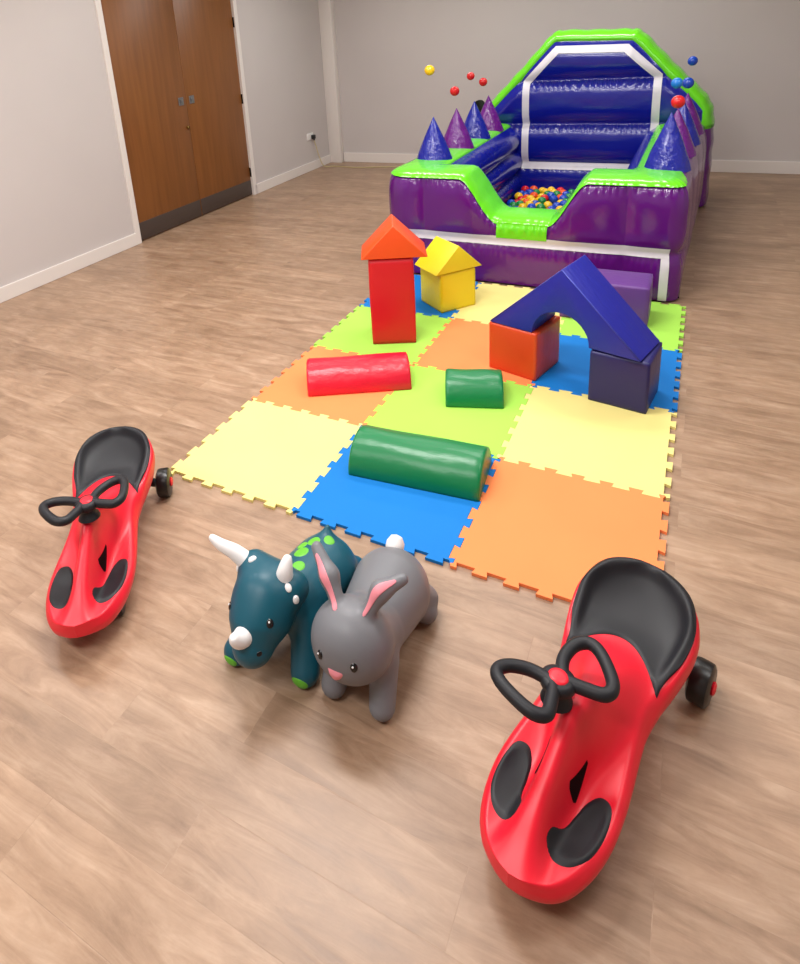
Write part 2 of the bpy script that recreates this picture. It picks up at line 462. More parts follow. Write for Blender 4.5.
# ------------------------------------------------------------------ soft play blocks
def vinyl(name, c, r=.40, b=.10):
    return mat(name, c, r, .5, bump=b, bscale=16, detail=2.5, stretch=(1, 2.2, .8))
M_red = vinyl('vinyl_red', rgb(200, 18, 34))
M_ored = vinyl('vinyl_orange', rgb(226, 78, 24))
M_orcube = vinyl('vinyl_orange_cube', rgb(208, 66, 26))
M_yel = vinyl('vinyl_yellow', rgb(226, 206, 28))
M_navy = vinyl('vinyl_navy', rgb(26, 22, 92), .42)
M_blue = vinyl('vinyl_blue', rgb(24, 30, 150), .42, .2)
M_purp = vinyl('vinyl_purple', rgb(104, 62, 138), .42)
M_grn = vinyl('vinyl_green', rgb(0, 116, 64), .34)
M_cyl = vinyl('vinyl_crimson', rgb(208, 18, 48), .34, .22)
M_seamb = mat('seam_blue', rgb(50, 60, 170), .4)
def prism_obj(name, prof, depth, m, parent, bev=.005, puff=.006, sub=3):
    """prof: (x,z) polygon; extruded along y from 0 to depth; soft rounded edges"""
    bm = bmesh.new()
    a = [bm.verts.new((x, 0, z)) for x, z in prof]; f = bm.faces.new(a)
    r = bmesh.ops.extrude_face_region(bm, geom=[f])
    for v in r['geom']:
        if isinstance(v, bmesh.types.BMVert): v.co.y = depth
    bmesh.ops.recalc_face_normals(bm, faces=bm.faces)
    es = [e for e in bm.edges if len(e.link_faces) == 2 and e.calc_face_angle(0) > .6]
    bmesh.ops.bevel(bm, geom=es, offset=bev, segments=3, profile=.5, affect='EDGES')
    o = bmo(name, bm, m, parent); autosmooth(o, 28)
    return o
def soft_box(name, w, d, h, m, parent=None, bev=.005, puff=.005, n=14):
    """cushion box: grid cube with rounded edges and slightly domed sides; base at z=0"""
    bm = bmesh.new(); bmesh.ops.create_cube(bm, size=1.0)
    bmesh.ops.subdivide_edges(bm, edges=bm.edges[:], cuts=n, use_grid_fill=True)
    hw, hd, hh = w / 2, d / 2, h / 2
    for v in bm.verts:
        p = Vector((v.co.x * 2, v.co.y * 2, v.co.z * 2))  # -1..1
        # spread grid lines toward the edges
        q = Vector([math.copysign(abs(c) ** .8, c) for c in p])
        P = Vector((q.x * hw, q.y * hd, q.z * hh))
        inn = Vector((max(-hw + bev, min(hw - bev, P.x)), max(-hd + bev, min(hd - bev, P.y)), max(-hh + bev, min(hh - bev, P.z))))
        dv = P - inn
        if dv.length > 1e-6: P = inn + dv.normalized() * bev
        def dome(a, b): return max(0, (1 - a * a)) * max(0, (1 - b * b))
        if abs(abs(p.x) - 1) < 1e-4: P.x += math.copysign(puff * dome(p.y, p.z), p.x)
        if abs(abs(p.y) - 1) < 1e-4: P.y += math.copysign(puff * dome(p.x, p.z), p.y)
        if p.z > 1 - 1e-4: P.z += puff * .5 * dome(p.x, p.y)
        v.co = P + Vector((0, 0, hh))
    return bmo(name, bm, m, parent)
def place(o, x, y, z, deg): o.location = (x + .002, y - .008, z); o.rotation_euler = (0, 0, math.radians(deg)); return o
def corner(p, q, w, d):
    """centre and angle of a w x d block whose front edge runs p->q"""
    a = math.atan2(q[1] - p[1], q[0] - p[0])
    return (p[0] + math.cos(a) * w / 2 - math.sin(a) * d / 2, p[1] + math.sin(a) * w / 2 + math.cos(a) * d / 2, math.degrees(a))
Z0 = TH
def half_cyl(name, r, L, m, n=40):
    """D-shaped bolster along x, flat side down; rounded rim with a sewn welt"""
    prof = []
    V = []; F = []
    cs = [(-L/2, .0), (-L/2, .6), (-L/2, .93), (-L/2 + .004, .985), (-L/2 + .012, 1)] + [(-L/2 + .012 + (L - .024) * k / 20, 1) for k in range(1, 20)] + [(L/2 - .012, 1), (L/2 - .004, .985), (L/2, .93), (L/2, .6), (L/2, .0)]
    for x, s in cs:
        for k in range(n + 1):
            a = PI * k / n
            sag = .0015 * math.sin(9 * x / L + 3 * a) if s == 1 else 0
            V.append((x, -math.cos(a) * r * s, math.sin(a) * (r + sag) * s * 1.0 + 0.0))
        for k in range(1, 10):
            V.append((x, (r - 2 * r * k / 10) * s, 0))
    nv = n + 10
    F = grid_faces(len(cs), nv, True)
    return pyd(name, V, F, m)
def build_blocks():
    # red tower
    x, y, a = corner((.305, 1.334), (.527, 1.438), .243, .24)
    o = place(soft_box('tower_block', .24, .24, .495, M_red), x, y, Z0, a)
    tag(o, 'tall upright red vinyl block standing at the left back of the mat', 'soft play block')
    # orange roof prism on it
    o = prism_obj('roof_block', [(-.158, 0), (.196, 0), (.019, .180)], .25, M_ored, None)
    ang = math.radians(a)
    place(o, x + math.sin(ang) * .13, y - math.cos(ang) * .13, Z0 + .502, a)
    tag(o, 'orange triangular roof block on top of the red tower', 'soft play block')
    # yellow cube and roof
    x, y, a = corner((.524, 1.852), (.675, 2.047), .245, .24)
    o = place(soft_box('cube_block', .245, .24, .245, M_yel), x, y, Z0, a)
    tag(o, 'yellow vinyl cube block carrying a yellow roof block', 'soft play block')
    o = prism_obj('roof_block', [(-.165, 0), (.165, 0), (0, .158)], .25, M_yel, None)
    ang = math.radians(a)
    place(o, x + math.sin(ang) * .13, y - math.cos(ang) * .13, Z0 + .252, a)
    tag(o, 'yellow triangular roof block on top of the yellow cube', 'soft play block')
    # orange cube (left foot of the arch)
    x, y, a = corner((.961, 1.314), (1.202, 1.248), .25, .25)
    o = place(soft_box('cube_block', .25, .25, .25, M_orcube), x, y, Z0, a)
    tag(o, 'orange red vinyl cube under the left foot of the blue arch', 'soft play block')
    # navy cube (right foot)
    x, y, a = corner((1.449, 1.171), (1.689, 1.136), .245, .24)
    o = place(soft_box('cube_block', .245, .235, .245, M_navy), x, y, Z0, a)
    tag(o, 'dark navy vinyl cube under the right foot of the blue arch', 'soft play block')
    # blue arch
    p, q = (.966, 1.312), (1.655, 1.125)
    W = math.hypot(q[0] - p[0], q[1] - p[1]); H = .345; rc = .135
    prof = [(0, 0), (W/2 - rc, 0)]
    for k in range(1, 16): prof.append((W/2 - rc * math.cos(PI * k / 16), rc * math.sin(PI * k / 16)))
    prof += [(W/2 + rc, 0), (W, 0), (W/2, H)]
    o = prism_obj('arch_block', prof, .24, M_blue, None)
    o.location = (p[0] + .002, p[1] - .008, Z0 + .252); o.rotation_euler = (0, 0, math.atan2(q[1] - p[1], q[0] - p[0]))
    tag(o, 'royal blue pointed arch block bridging the orange and navy cubes', 'soft play block')
    sm = tube('seam', [(.004, .002, .006), (W/2, .002, H - .004), (W - .004, .002, .006)], .0035, M_seamb, o, 8)
    sm['label'] = 'lighter blue sewn edge'
    # purple block lying behind
    o = place(soft_box('oblong_block', .46, .24, .232, M_purp), 1.400, 2.15, Z0, 0)
    tag(o, 'purple oblong vinyl block lying behind the blue arch', 'soft play block')
    # half cylinders
    def bolster(m, r, p, q, label, w=None):
        L = math.hypot(q[0] - p[0], q[1] - p[1]); a = math.atan2(q[1] - p[1], q[0] - p[0])
        o = half_cyl('half_cylinder_block', r, L, m)
        o.location = ((p[0] + q[0]) / 2 - math.sin(a) * r, (p[1] + q[1]) / 2 + math.cos(a) * r, Z0); o.rotation_euler = (0, 0, a)
        tag(o, label, 'soft play block', 'half-cylinder soft play blocks')
    bolster(M_grn, .127, (.69, .268), (1.205, .316), 'large green half-cylinder block lying on the blue front tile')
    bolster(M_cyl, .125, (.247, .714), (.686, .96), 'red half-cylinder block lying on the orange tile')
    bolster(M_grn, .118, (.885, .872), (1.13, .954), 'small short green half-cylinder block on the lime tile')
build_blocks()
# ------------------------------------------------------------------ inflatable ball pool
def pvc(name, c, r=.16, b=.25, sc=7.0):
    return mat(name, c, r, .55, bump=b, bscale=sc, detail=2.5, coat=.2)
P_pur = pvc('pvc_purple', rgb(90, 16, 116), .2)
P_blu = pvc('pvc_blue', rgb(14, 24, 140), .2)
P_grn = pvc('pvc_green', rgb(104, 214, 30), .22)
P_cb = pvc('pvc_cone_blue', rgb(22, 34, 150), .2, .6, 26)
P_cp = pvc('pvc_cone_purple', rgb(104, 24, 128), .2, .6, 26)
P_wht = mat('pvc_white_tape', rgb(216, 212, 220), .35, .5)
P_blk = mat('black_shade_and_tube', rgb(16, 14, 16), .6, .3)  # black for the painted shadow under the pool and for the air tube
PO = (0.85, 3.6)     # base point of the pool
def build_pool():
    T = thing('inflatable_ball_pool', 'purple, blue and green inflatable ball pool with cone turrets at the back of the mat', 'ball pool', (PO[0], PO[1], 0))
    def L(v): return (v[0] - PO[0], v[1] - PO[1], v[2])
    # ---- plan path of the walls: matched outer and inner points
    out_pts = []; inn = []
    def seg(a, b, c, d, n, incl=False):
        for k in range(n + (1 if incl else 0)):
            t = k / n
            out_pts.append((lerp(a[0], b[0], t), lerp(a[1], b[1], t))); inn.append((lerp(c[0], d[0], t), lerp(c[1], d[1], t)))
    def arc(cx_, cy_, rx, ry, a0, a1, c, d, n):
        for k in range(n):
            t = k / n; a = math.radians(lerp(a0, a1, t))
            out_pts.append((cx_ + rx * math.cos(a), cy_ + ry * math.sin(a))); inn.append((lerp(c[0], d[0], t), lerp(c[1], d[1], t)))
    X0, X1, YFr = -.105, 1.758, 2.440
    seg((-.02, 4.75), (X0, 2.85), (.245, 4.62), (.235, 2.9), 40)
    arc(X0 + .2, YFr + .14 + .06, .2, .2, 180, 270, (.235, 2.9), (.24, 2.82), 12)
    out_pts[-1] = out_pts[-1]
    for k in range(230):
        xx = lerp(X0 + .2, X1 - .08, k / 230)
        out_pts.append((xx, YFr)); inn.append((min(max(xx, .24 + .0001 * k), 1.42), 2.82))
    arc(X1 - .08, YFr + .08, .08, .08, 270, 360, (1.43, 2.82), (1.46, 2.9), 18)
    seg((X1, YFr + .08), (1.845, 4.75), (1.46, 2.9), (1.47, 4.62), 40, True)
    n = len(out_pts)
    # smooth the outer path corners a bit
    def height(x, y):
        if y > 2.75: return .70
        h = .70
        if .30 < x < 1.4:
            if x < .85: h = .70 - .285 * sstep(.44, .70, x) ** .95
            else: h = .70 - .285 * (1 - sstep(1.0, 1.24, x)) ** .95
        return h
    Hs = [height(*p) for p in out_pts]
    S = [0]
    for i in range(1, n): S.append(S[-1] + math.dist(out_pts[i], out_pts[i - 1]))
    nrm = []
    for i in range(n):
        a, b = out_pts[max(0, i - 3)], out_pts[min(n - 1, i + 3)]
        d = Vector((b[0] - a[0], b[1] - a[1])).normalized(); nrm.append(Vector((d.y, -d.x)) if True else None)
    # outward check (walking left-back -> front -> right-back, outside lies on the right hand)
    c0 = Vector((.85, 3.6))
    for i in range(n):
        if nrm[i].dot(Vector(out_pts[i]) - c0) < 0: nrm[i] = -nrm[i]
    # vertical creases
    def s_at(x, y): return S[min(range(n), key=lambda i: (out_pts[i][0] - x) ** 2 + (out_pts[i][1] - y) ** 2)]
    cre = [0, s_at(-.07, 3.8), s_at(-.10, 3.1), s_at(.20, YFr), s_at(1.455, YFr), s_at(1.80, 3.0), s_at(1.82, 3.6), s_at(1.84, 4.2), S[-1]]
    def pill(s):
        for a, b in zip(cre, cre[1:]):
            if a <= s <= b + 1e-9:
                t = (s - a) / (b - a) * 2 - 1
                return 1 - abs(t) ** (6 if b - a > .7 else 3.5)
        return 0
    ZT = .30
    def outp(i, z):
        h = Hs[i]
        if z < ZT: t = z / ZT * 2 - 1; v = 1 - (abs(t) ** 3.5 if t > 0 else .25 * abs(t) ** 3); B = .030
        else: t = (z - ZT) / max(h - ZT, .01) * 2 - 1; v = 1 - abs(t) ** 4; B = .036 * min(1, (h - ZT) / .3)
        sd = sstep(2.50, 2.62, out_pts[i][1])
        t2 = z / h * 2 - 1
        b = lerp(B * v, .034 * (1 - abs(t2) ** 5), sd) * (.3 + .7 * pill(S[i]))
        b += (1 - sd) * .0045 * math.sin(S[i] * 125 + 3 * math.sin(S[i] * 17)) * math.exp(-((h - z - .02) / .028) ** 2)
        b += (1 - sd) * .0025 * math.sin(S[i] * 150 + 3 * math.sin(S[i] * 21)) * math.exp(-((z - ZT + .06) / .03) ** 2)
        p = Vector(out_pts[i]) + nrm[i] * (b - .016)
        return p
    rowsz = [0.014 / ZT] + [k / 14 for k in range(1, 15)]
    V = []; nv = 15 + 28
    for i in range(n):
        for t in rowsz:
            z = t * ZT; p = outp(i, z); V.append(L((p.x, p.y, z)))
        for k in range(1, 29):
            z = lerp(ZT, Hs[i], k / 28); p = outp(i, z); V.append(L((p.x, p.y, z)))
        sdw = sstep(2.55, 2.75, out_pts[i][1]); q = Vector(inn[i])
        for t in (.08, .16, .27):
            t = t * sdw; w = .5 - .5 * math.cos(PI * t); p2 = p * (1 - w) + q * w
            V.append(L((p2.x, p2.y, Hs[i] + .035 * (1 - abs(2 * t - 1) ** 2.4) - .002)))
    nv += 3
    pyd('outer_wall', V, grid_faces(n, nv), P_pur, T)
    # ---- inner blue skin
    V = []; 
    nin = []
    for i in range(n):
        a, b = inn[max(0, i - 3)], inn[min(n - 1, i + 3)]
        d = Vector((b[0] - a[0], b[1] - a[1])); d = d.normalized() if d.length > 1e-6 else Vector((1, 0))
        q = Vector((d.y, -d.x))
        if q.dot(c0 - Vector(inn[i])) < 0: q = -q
        nin.append(q)
    for i in range(n):
        for k in range(25):
            z = lerp(.05, Hs[i], k / 24)
            t = (k / 24 * 3) % 1 * 2 - 1
            if k == 24: t = 1
            b = .055 * (1 - abs(t) ** 2.5) + .06 * (1 - (k / 24) ** 6) * sstep(2.83, 3.0, inn[i][1])
            p = Vector(inn[i]) + nin[i] * b
            V.append(L((p.x, p.y, z)))
    pyd('inner_wall', V, grid_faces(n, 25), P_blu, T)
    # ---- green cap along the top of the walls
    V = []; m_ = 16
    for i in range(n):
        o_ = outp(i, Hs[i]); q = Vector(inn[i]); h = Hs[i]
        slope = 0
        if 0 < i < n - 1: slope = abs(Hs[i + 1] - Hs[i - 1]) / max(1e-6, S[i + 1] - S[i - 1])
        front = sstep(2.8, 2.6, out_pts[i][1])
        for k in range(m_ + 1):
            t0 = .25 * sstep(2.55, 2.75, out_pts[i][1]) + (.03 * math.sin(S[i] * 34) if out_pts[i][1] > 2.75 else 0)
            t = t0 + (1 - t0) * k / m_; w = .5 - .5 * math.cos(PI * t)
            bul = .035 * (1 - abs(2 * t - 1) ** 2.4)
            wr = .003 * math.sin(S[i] * 90) * min(1, slope) * front * math.sin(PI * t)
            p = o_ * (1 - w) + q * w
            e = -.012 * (1 - t) ** 8
            P = Vector((p.x, p.y)) - nrm[i] * e
            V.append(L((P.x, P.y, h + bul + wr)))
    pyd('top_trim', V, grid_faces(n, m_ + 1), P_grn, T)
    # green flap hanging over the sill
    idx = [i for i in range(n) if abs(out_pts[i][1] - YFr) < 1e-6 and .690 <= out_pts[i][0] <= 1.015]
    V = []
    for i in idx:
        for k in range(9):
            z = lerp(Hs[i] + .012, .326, k / 8); p = outp(i, min(z, Hs[i])) + nrm[i] * .013
            V.append(L((p.x, p.y, z)))
    pyd('sill_flap', V, grid_faces(len(idx), 9), P_grn, T)
    # white tape: along the front, then down at both ends
    def strip(cells, name):
        V = []; 
        for row in cells:
            for p in row: V.append(L(p))
        return pyd(name, V, grid_faces(len(cells), len(cells[0])), P_wht, T)
    ia = min(range(n), key=lambda i: (out_pts[i][0] - (X0 + .02)) ** 2 + (out_pts[i][1] - 2.6) ** 2)
    ib = max(i for i in range(n) if out_pts[i][1] < 2.53 and out_pts[i][0] <= 1.705)
    il = min(i for i in range(n) if abs(out_pts[i][1] - YFr) < 1e-6 and out_pts[i][0] >= 1.655)
    def tp(i, z, e=.008):
        p = outp(i, z) + nrm[i] * e; return (p.x, p.y, z)
    strip([[tp(i, z) for z in (.276, .288, .30, .312, .325, .338)] for i in range(ia, ib + 1)], 'tape_band')
    strip([[tp(i, lerp(.016, .285, k / 10), .007) for k in range(11)] for i in range(il, ib + 1)], 'tape_band')
    strip([[tp(i, lerp(.016, .285, k / 10), .007) for k in range(11)] for i in range(ia, ia + 3)], 'tape_band')
    # black sheet painted as the shadow under the pool walls; blue pool floor
    box('shade_sheet', -.06 - PO[0], 1.77 - PO[0], 2.50 - PO[1], 4.9 - PO[1], .0135, .022, P_blk, T)
    box('pool_floor', .30 - PO[0], 1.5 - PO[0], 2.9 - PO[1], 4.7 - PO[1], .03, .05, P_blu, T, .006)
    # ---- back wall
    YW0, YW1 = 4.62, 4.98
    prof = [(-.03, .0), (-.03, .77), (.615, 1.462), (1.245, 1.438), (1.80, .86), (1.835, .0)]
    def top(x):
        for (xa, za), (xb, zb) in zip(prof[1:], prof[2:]):
            if xa <= x <= xb: return lerp(za, zb, (x - xa) / (xb - xa))
        return .0
    seams = [.0, .37, .73, 1.115, 1.5]
    def bulge(x, z):
        hx = top(x)
        b = 0
        for a, c in zip(seams, seams[1:]):
            if a <= z <= c:
                t = (z - a) / (c - a) * 2 - 1; b = .055 * (1 - abs(t) ** 3.2) + .0045 * math.sin(x * 120 + 3 * math.sin(x * 15 + z * 9)) * math.exp(-((t - .82) / .16) ** 2)
        ed = min(hx - z, (x + .03), (1.83 - x)); b *= sstep(-.02, .16, ed)
        # side panels outside the hexagon are quilted smaller
        return b
    def by(x, z): return YW0 - bulge(x, z)
    nx, nz = 230, 110
    xs = sorted(set([lerp(-.03, 1.80, i / (nx - 1)) for i in range(nx)] + [.615, 1.245]))
    V = []
    for x in xs:
        for k in range(nz):
            z = top(x) * k / (nz - 1); V.append(L((x, by(x, z), z)))
    pyd('backrest_panel', V, grid_faces(len(xs), nz), P_blu, T)
    V = []
    for x in xs:
        for k in range(20):
            z = lerp(.02, top(x), k / 19); t = k / 19 * 2 - 1
            V.append(L((x, YW1 + .05 * (1 - t ** 4), z)))
    pyd('rear_panel', V, grid_faces(len(xs), 20), P_pur, T)
    # side faces of the back wall (purple) and green rolled trim over the top edge
    path = spline([(-.03, .02)] + [(-.03, .3), (-.03, .6)], 4)
    per = [(-.03, .02), (-.03, .40), (-.03, .72), (0.0, .80), (.2, 1.014), (.40, 1.226), (.59, 1.433), (.66, 1.462), (.93, 1.450), (1.20, 1.438), (1.275, 1.412), (1.45, 1.228), (1.62, 1.05), (1.76, .91), (1.815, .80), (1.83, .62), (1.835, .35), (1.835, .02)]
    fine = [Vector((p[0], 0, p[1])) for p in per]; fine = spline(fine, 7)
    def roll(a, b, name, m, zmin):
        V = []; pts = [p for p in fine]
        use = [i for i in range(len(pts)) if zmin(pts[i])]
        for i in use:
            t = (pts[min(i + 1, len(pts) - 1)] - pts[max(i - 1, 0)]).normalized()
            nn = Vector((-t.z, 0, t.x))
            if nn.dot(pts[i] - Vector((.9, 0, .4))) < 0: nn = -nn
            for k in range(19):
                th = lerp(-.22, 1.22, k / 18) * PI
                yy = (YW0 + YW1) / 2 - math.cos(th) * ((YW1 - YW0) / 2 + .012)
                r = math.sin(th)
                off = .068 * r if r > 0 else .09 * r
                wv = .004 * math.sin(i * 1.25) * max(0, r)
                p = pts[i] + nn * (off + wv)
                V.append(L((p.x, yy, max(p.z, .02))))
        pyd(name, V, grid_faces(len(use), 19), m, T)
    roll(0, 0, 'backrest_trim', P_grn, lambda p: p.z > .66)
    roll(0, 0, 'side_bolster', P_pur, lambda p: p.z <= .72 and p.x < .5)
    roll(0, 0, 'side_bolster', P_pur, lambda p: p.z <= .72 and p.x > .5)
    # white hexagonal tape on the backrest
    hexo = [(.355, .315), (.355, 1.115), (.63, 1.405), (1.215, 1.39), (1.485, 1.135), (1.485, .315)]
    w = .062
    hexi = [(.355 + w, .315 + w), (.355 + w, 1.115 - .026), (.63 + .03, 1.405 - w), (1.215 - .03, 1.39 - w), (1.485 - w, 1.135 - .026), (1.485 - w, .315 + w)]
    V = []; F = []; cells = []
    for a in range(6):
        b = (a + 1) % 6; nn = 40
        for k in range(nn):
            t = k / nn; row = []
            for q in range(5):
                u = q / 4
                x = lerp(lerp(hexo[a][0], hexo[b][0], t), lerp(hexi[a][0], hexi[b][0], t), u)
                z = lerp(lerp(hexo[a][1], hexo[b][1], t), lerp(hexi[a][1], hexi[b][1], t), u)
                row.append((x, by(x, z) - .006, z))
            cells.append(row)
    for row in cells:
        for p in row: V.append(L(p))
    F = grid_faces(len(cells), 5)
    q = (len(cells) - 1) * 5
    for j in range(4): F.append((q + j, q + j + 1, j + 1, j))
    pyd('backrest_tape', V, F, P_wht, T)
    # ---- cone turrets
    def cone(x, y, r, h, m):
        V = []; nr, ns = 14, 28
        for k in range(nr + 1):
            t = k / nr; rr = r * (1 - t) ** .93 + .006 * (1 - t) ; rr = max(rr * (1 + .06 * math.sin(PI * t)), .004 if k < nr else .0005)
            for s in range(ns):
                a = 2 * PI * s / ns; w = 1 + .012 * math.sin(5 * a + k)
                V.append((x - PO[0] + rr * w * math.cos(a), y - PO[1] + rr * w * math.sin(a), .715 + h * t))
        F = grid_faces(nr + 1, ns, True)
        return pyd('cone_turret', V, F, m, T)
    for k, (x, y) in enumerate([(.085, 2.98), (.105, 3.45), (.112, 3.9), (.12, 4.3)]): cone(x, y, .128, .315, (P_cb, P_cp)[k % 2])
    for k, (x, y) in enumerate([(1.635, 2.86), (1.655, 3.32), (1.675, 3.75), (1.69, 4.2)]): cone(x, y, .128, .35 if k == 0 else .31, (P_cb, P_cp)[k % 2])
    # black air inlet behind
    tube('air_tube', spline([(-.60 , 1.10, .30), (-.85, 1.38, .55), (-1.0, 1.42, .80), (-1.02, 1.38, .86)], 6), .062, P_blk, T, 18)
build_pool()

# ------------------------------------------------------------------ plastic balls
def ball_mesh(m, r):
    bm = bmesh.new(); bmesh.ops.create_uvsphere(bm, u_segments=20, v_segments=12, radius=r)
    me = bpy.data.meshes.new('ball'); bm.to_mesh(me); bm.free()
    me.materials.append(m)
    for p in me.polygons: p.use_smooth = True
    return me
def build_balls():
    cols = {'red': (210, 22, 28), 'yellow': (238, 190, 24), 'blue': (16, 66, 178), 'green': (20, 130, 60), 'orange': (236, 84, 20)}
    B = {k: mat('ball_' + k, rgb(*c), .25, .5, coat=.2) for k, c in cols.items()}
    B['sky'] = mat('ball_sky', rgb(24, 120, 210), .25, .5, coat=.2)
    me = {k: ball_mesh(m, .037) for k, m in B.items()}
    def ball(x, y, z, c, label, group, s=1):
        o = bpy.data.objects.new('plastic_ball', me[c]); COL.objects.link(o); o.location = (x, y, z); o.scale = (s, s, s)
        return tag(o, label, 'ball', group)
    g = 'balls juggled in the air above the cones'
    ball(.058, 3.0, 1.358, 'yellow', 'yellow ball floating in the air above the left cones, leftmost', g)
    ball(.092, 3.45, 1.16, 'red', 'largest and lowest red ball floating above the left cones', g)
    ball(.082, 3.9, 1.233, 'red', 'small red ball floating highest, middle one of the three reds on the left', g, .9)
    ball(.072, 4.3, 1.146, 'red', 'red ball floating above the rearmost left purple cone', g)
    ball(1.70, 4.2, 1.258, 'blue', 'blue ball floating highest above the right cones, near the back wall', g, .95)
    ball(1.69, 3.75, 1.142, 'blue', 'dark blue ball overlapping the green edge above the right cones', g, 1.05)
    ball(1.635, 3.3, 1.188, 'sky', 'light blue ball touching the dark blue one above the right cones', g, .95)
    ball(1.663, 2.86, 1.123, 'red', 'red ball hovering at the tip of the front right cone', g, 1.05)
    rnd = random.Random(11)
    keys = ['red', 'yellow', 'blue', 'green', 'orange', 'yellow', 'blue', 'yellow']
    d = .0755; k = 0
    for layer in range(2):
        z = .05 + .037 + layer * .058
        j = 0; y = 3.5 + layer * .022
        while y < (4.49 if layer == 0 else 4.45):
            x = .42 + (d / 2 if (j + layer) % 2 else 0) + layer * .02
            while x < (1.15 if layer == 0 else 1.1):
                keep = rnd.random() < (1.0 if layer == 0 else (.85 if y > 3.75 else .5))
                if keep:
                    c = rnd.choice(keys)
                    ball(x + rnd.uniform(-.006, .006), y + rnd.uniform(-.006, .006), z + rnd.uniform(0, .004) + (rnd.uniform(0, .02) if layer else 0), c, c + ' plastic ball in the heap inside the inflatable pool', c + ' balls heaped in the pool')
                x += d
            y += d * .88; j += 1
build_balls()
# ------------------------------------------------------------------ rubber hopper animals
T_grey = mat('rubber_grey', rgb(112, 113, 118), .45, .4, var=.02)
T_white = mat('rubber_white', rgb(232, 230, 230), .4, .4)
T_pink = mat('rubber_pink', rgb(226, 138, 150), .45, .4)
T_black = mat('eye_black', rgb(12, 12, 16), .2, .5)
T_teal = mat('rubber_teal', rgb(8, 78, 96), .42, .4, var=.03)
T_lime = mat('rubber_lime', rgb(96, 178, 50), .45, .4)
def rotm(rx=0, ry=0, rz=0):
    R = Matrix.Rotation(rz, 3, 'Z') @ Matrix.Rotation(ry, 3, 'Y') @ Matrix.Rotation(rx, 3, 'X')
    return [list(r) for r in R]
def eye(f, c, r, parent, asp=1.35, hl=(-.3, .4)):
    e = decal('eye', f, c, r, T_black, parent, .001, asp=asp, dome=.003)
    p, nn = sdf_project(f, Vector(c) + Vector((hl[0] * r, 0, hl[1] * r)))
    g = Vector(p) + Vector(nn) * .0035
    bm = bmesh.new(); bmesh.ops.create_uvsphere(bm, u_segments=10, v_segments=8, radius=r * .28)
    for v in bm.verts: v.co += g
    bmo('eye_glint', bm, T_white, e)
def build_rabbit():
    T = thing('rabbit_hopper', 'grey rubber rabbit hopper toy with pink ears standing beside the teal dinosaur', 'toy animal', (1.12, -.36, 0), 0)
    def ear(P, s):
        if s < 0: a, b, c = (-.022, -.172, .285), (-.070, -.134, .346), (-.125, -.096, .384)
        else: a, b, c = (.044, -.168, .288), (.072, -.125, .347), (.115, -.085, .365)
        d = smin(s_cap(P, a, b, .017, .023), s_cap(P, b, c, .023, .015), .02)
        return d
    def f(P):
        d = s_cap(P, (-.002, .080, .128), (.008, -.07, .155), .114, .094)
        d = smin(d, s_ell(P, (.006, -.172, .208), (.108, .097, .106)), .045)
        for s in (-1, 1):
            d = smin(d, s_cap(P, (.012 + s * .062, -.135, .12), (.016 + s * .070, -.185, .035), .038, .034), .03)
            d = smin(d, s_cap(P, (s * .072, .15, .055), (s * .086, .130, .038), .045, .034), .03)
            d = smin(d, ear(P, s), .014)
        return d
    B = sdf_obj('body', f, (-.19, -.30, -.005), (.2, .24, .44), .0045, T_grey, T)
    # pink inner ears: slim pads on the front of each ear
    for s in (-1, 1):
        if s < 0: pts = [(-.026, -.177, .300), (-.070, -.142, .348), (-.119, -.104, .382)]; nv = Vector((.10, -.78, .38))
        else: pts = [(.050, -.174, .302), (.072, -.133, .347), (.110, -.094, .366)]; nv = Vector((-.05, -.62, .72))
        nv.normalize(); path = spline(pts, 8); V = []; nn = 13
        for i, p in enumerate(path):
            u = i / (len(path) - 1)
            w = .0108 * math.sqrt(max(.02, 1 - (2 * u - 1) ** 6)) * (.75 + .35 * math.sin(PI * min(1, u * 1.1)))
            tdir = (path[min(i + 1, len(path) - 1)] - path[max(i - 1, 0)]).normalized()
            sd = tdir.cross(nv).normalized(); up = sd.cross(tdir)
            for k in range(nn):
                t = k / (nn - 1) * 2 - 1
                q0 = p + sd * (w * t) + nv * .02
                q, g = sdf_project(f, q0, 10)
                V.append(Vector(q) + Vector(g) * (.0025 if abs(t) < .99 and 0 < i < len(path) - 1 else -.001))
        pyd('inner_ear', V, grid_faces(len(path), nn), T_pink, T)
    t = lathe('tail', [(.001, -.03), (.018, -.026), (.028, -.008), (.027, .010), (.017, .026), (.001, .031)], T_white, T, 24, 'Z', (-.022, .170, .204), Matrix.Rotation(-.6, 3, 'X'))
    eye(f, (-.040, -.264, .226), .0095, T); eye(f, (.056, -.260, .228), .0095, T)
    # heart shaped nose
    c, nn = sdf_project(f, (.007, -.275, .192)); c = Vector(c); nn = Vector(nn); u = Vector((0, 0, 1)).cross(nn).normalized(); v = nn.cross(u)
    V = [c + nn * .006]; K = 32
    for ring in (.55, 1.0):
        for k in range(K):
            th = 2 * PI * k / K
            x = .020 * math.sin(th) ** 3 if False else .0215 * math.sin(th); y = .019 * math.cos(th) - .0045 * math.cos(2 * th)
            x *= 1.0 + .28 * math.cos(th)
            q, g = sdf_project(f, c + u * x * ring + v * y * ring, 6)
            V.append(Vector(q) + Vector(g) * (.006 if ring < 1 else -.001))
    F = [(0, 1 + k, 1 + (k + 1) % K) for k in range(K)] + [(1 + k, 1 + K + k, 1 + K + (k + 1) % K, 1 + (k + 1) % K) for k in range(K)]
    pyd('nose', V, F, T_pink, T)
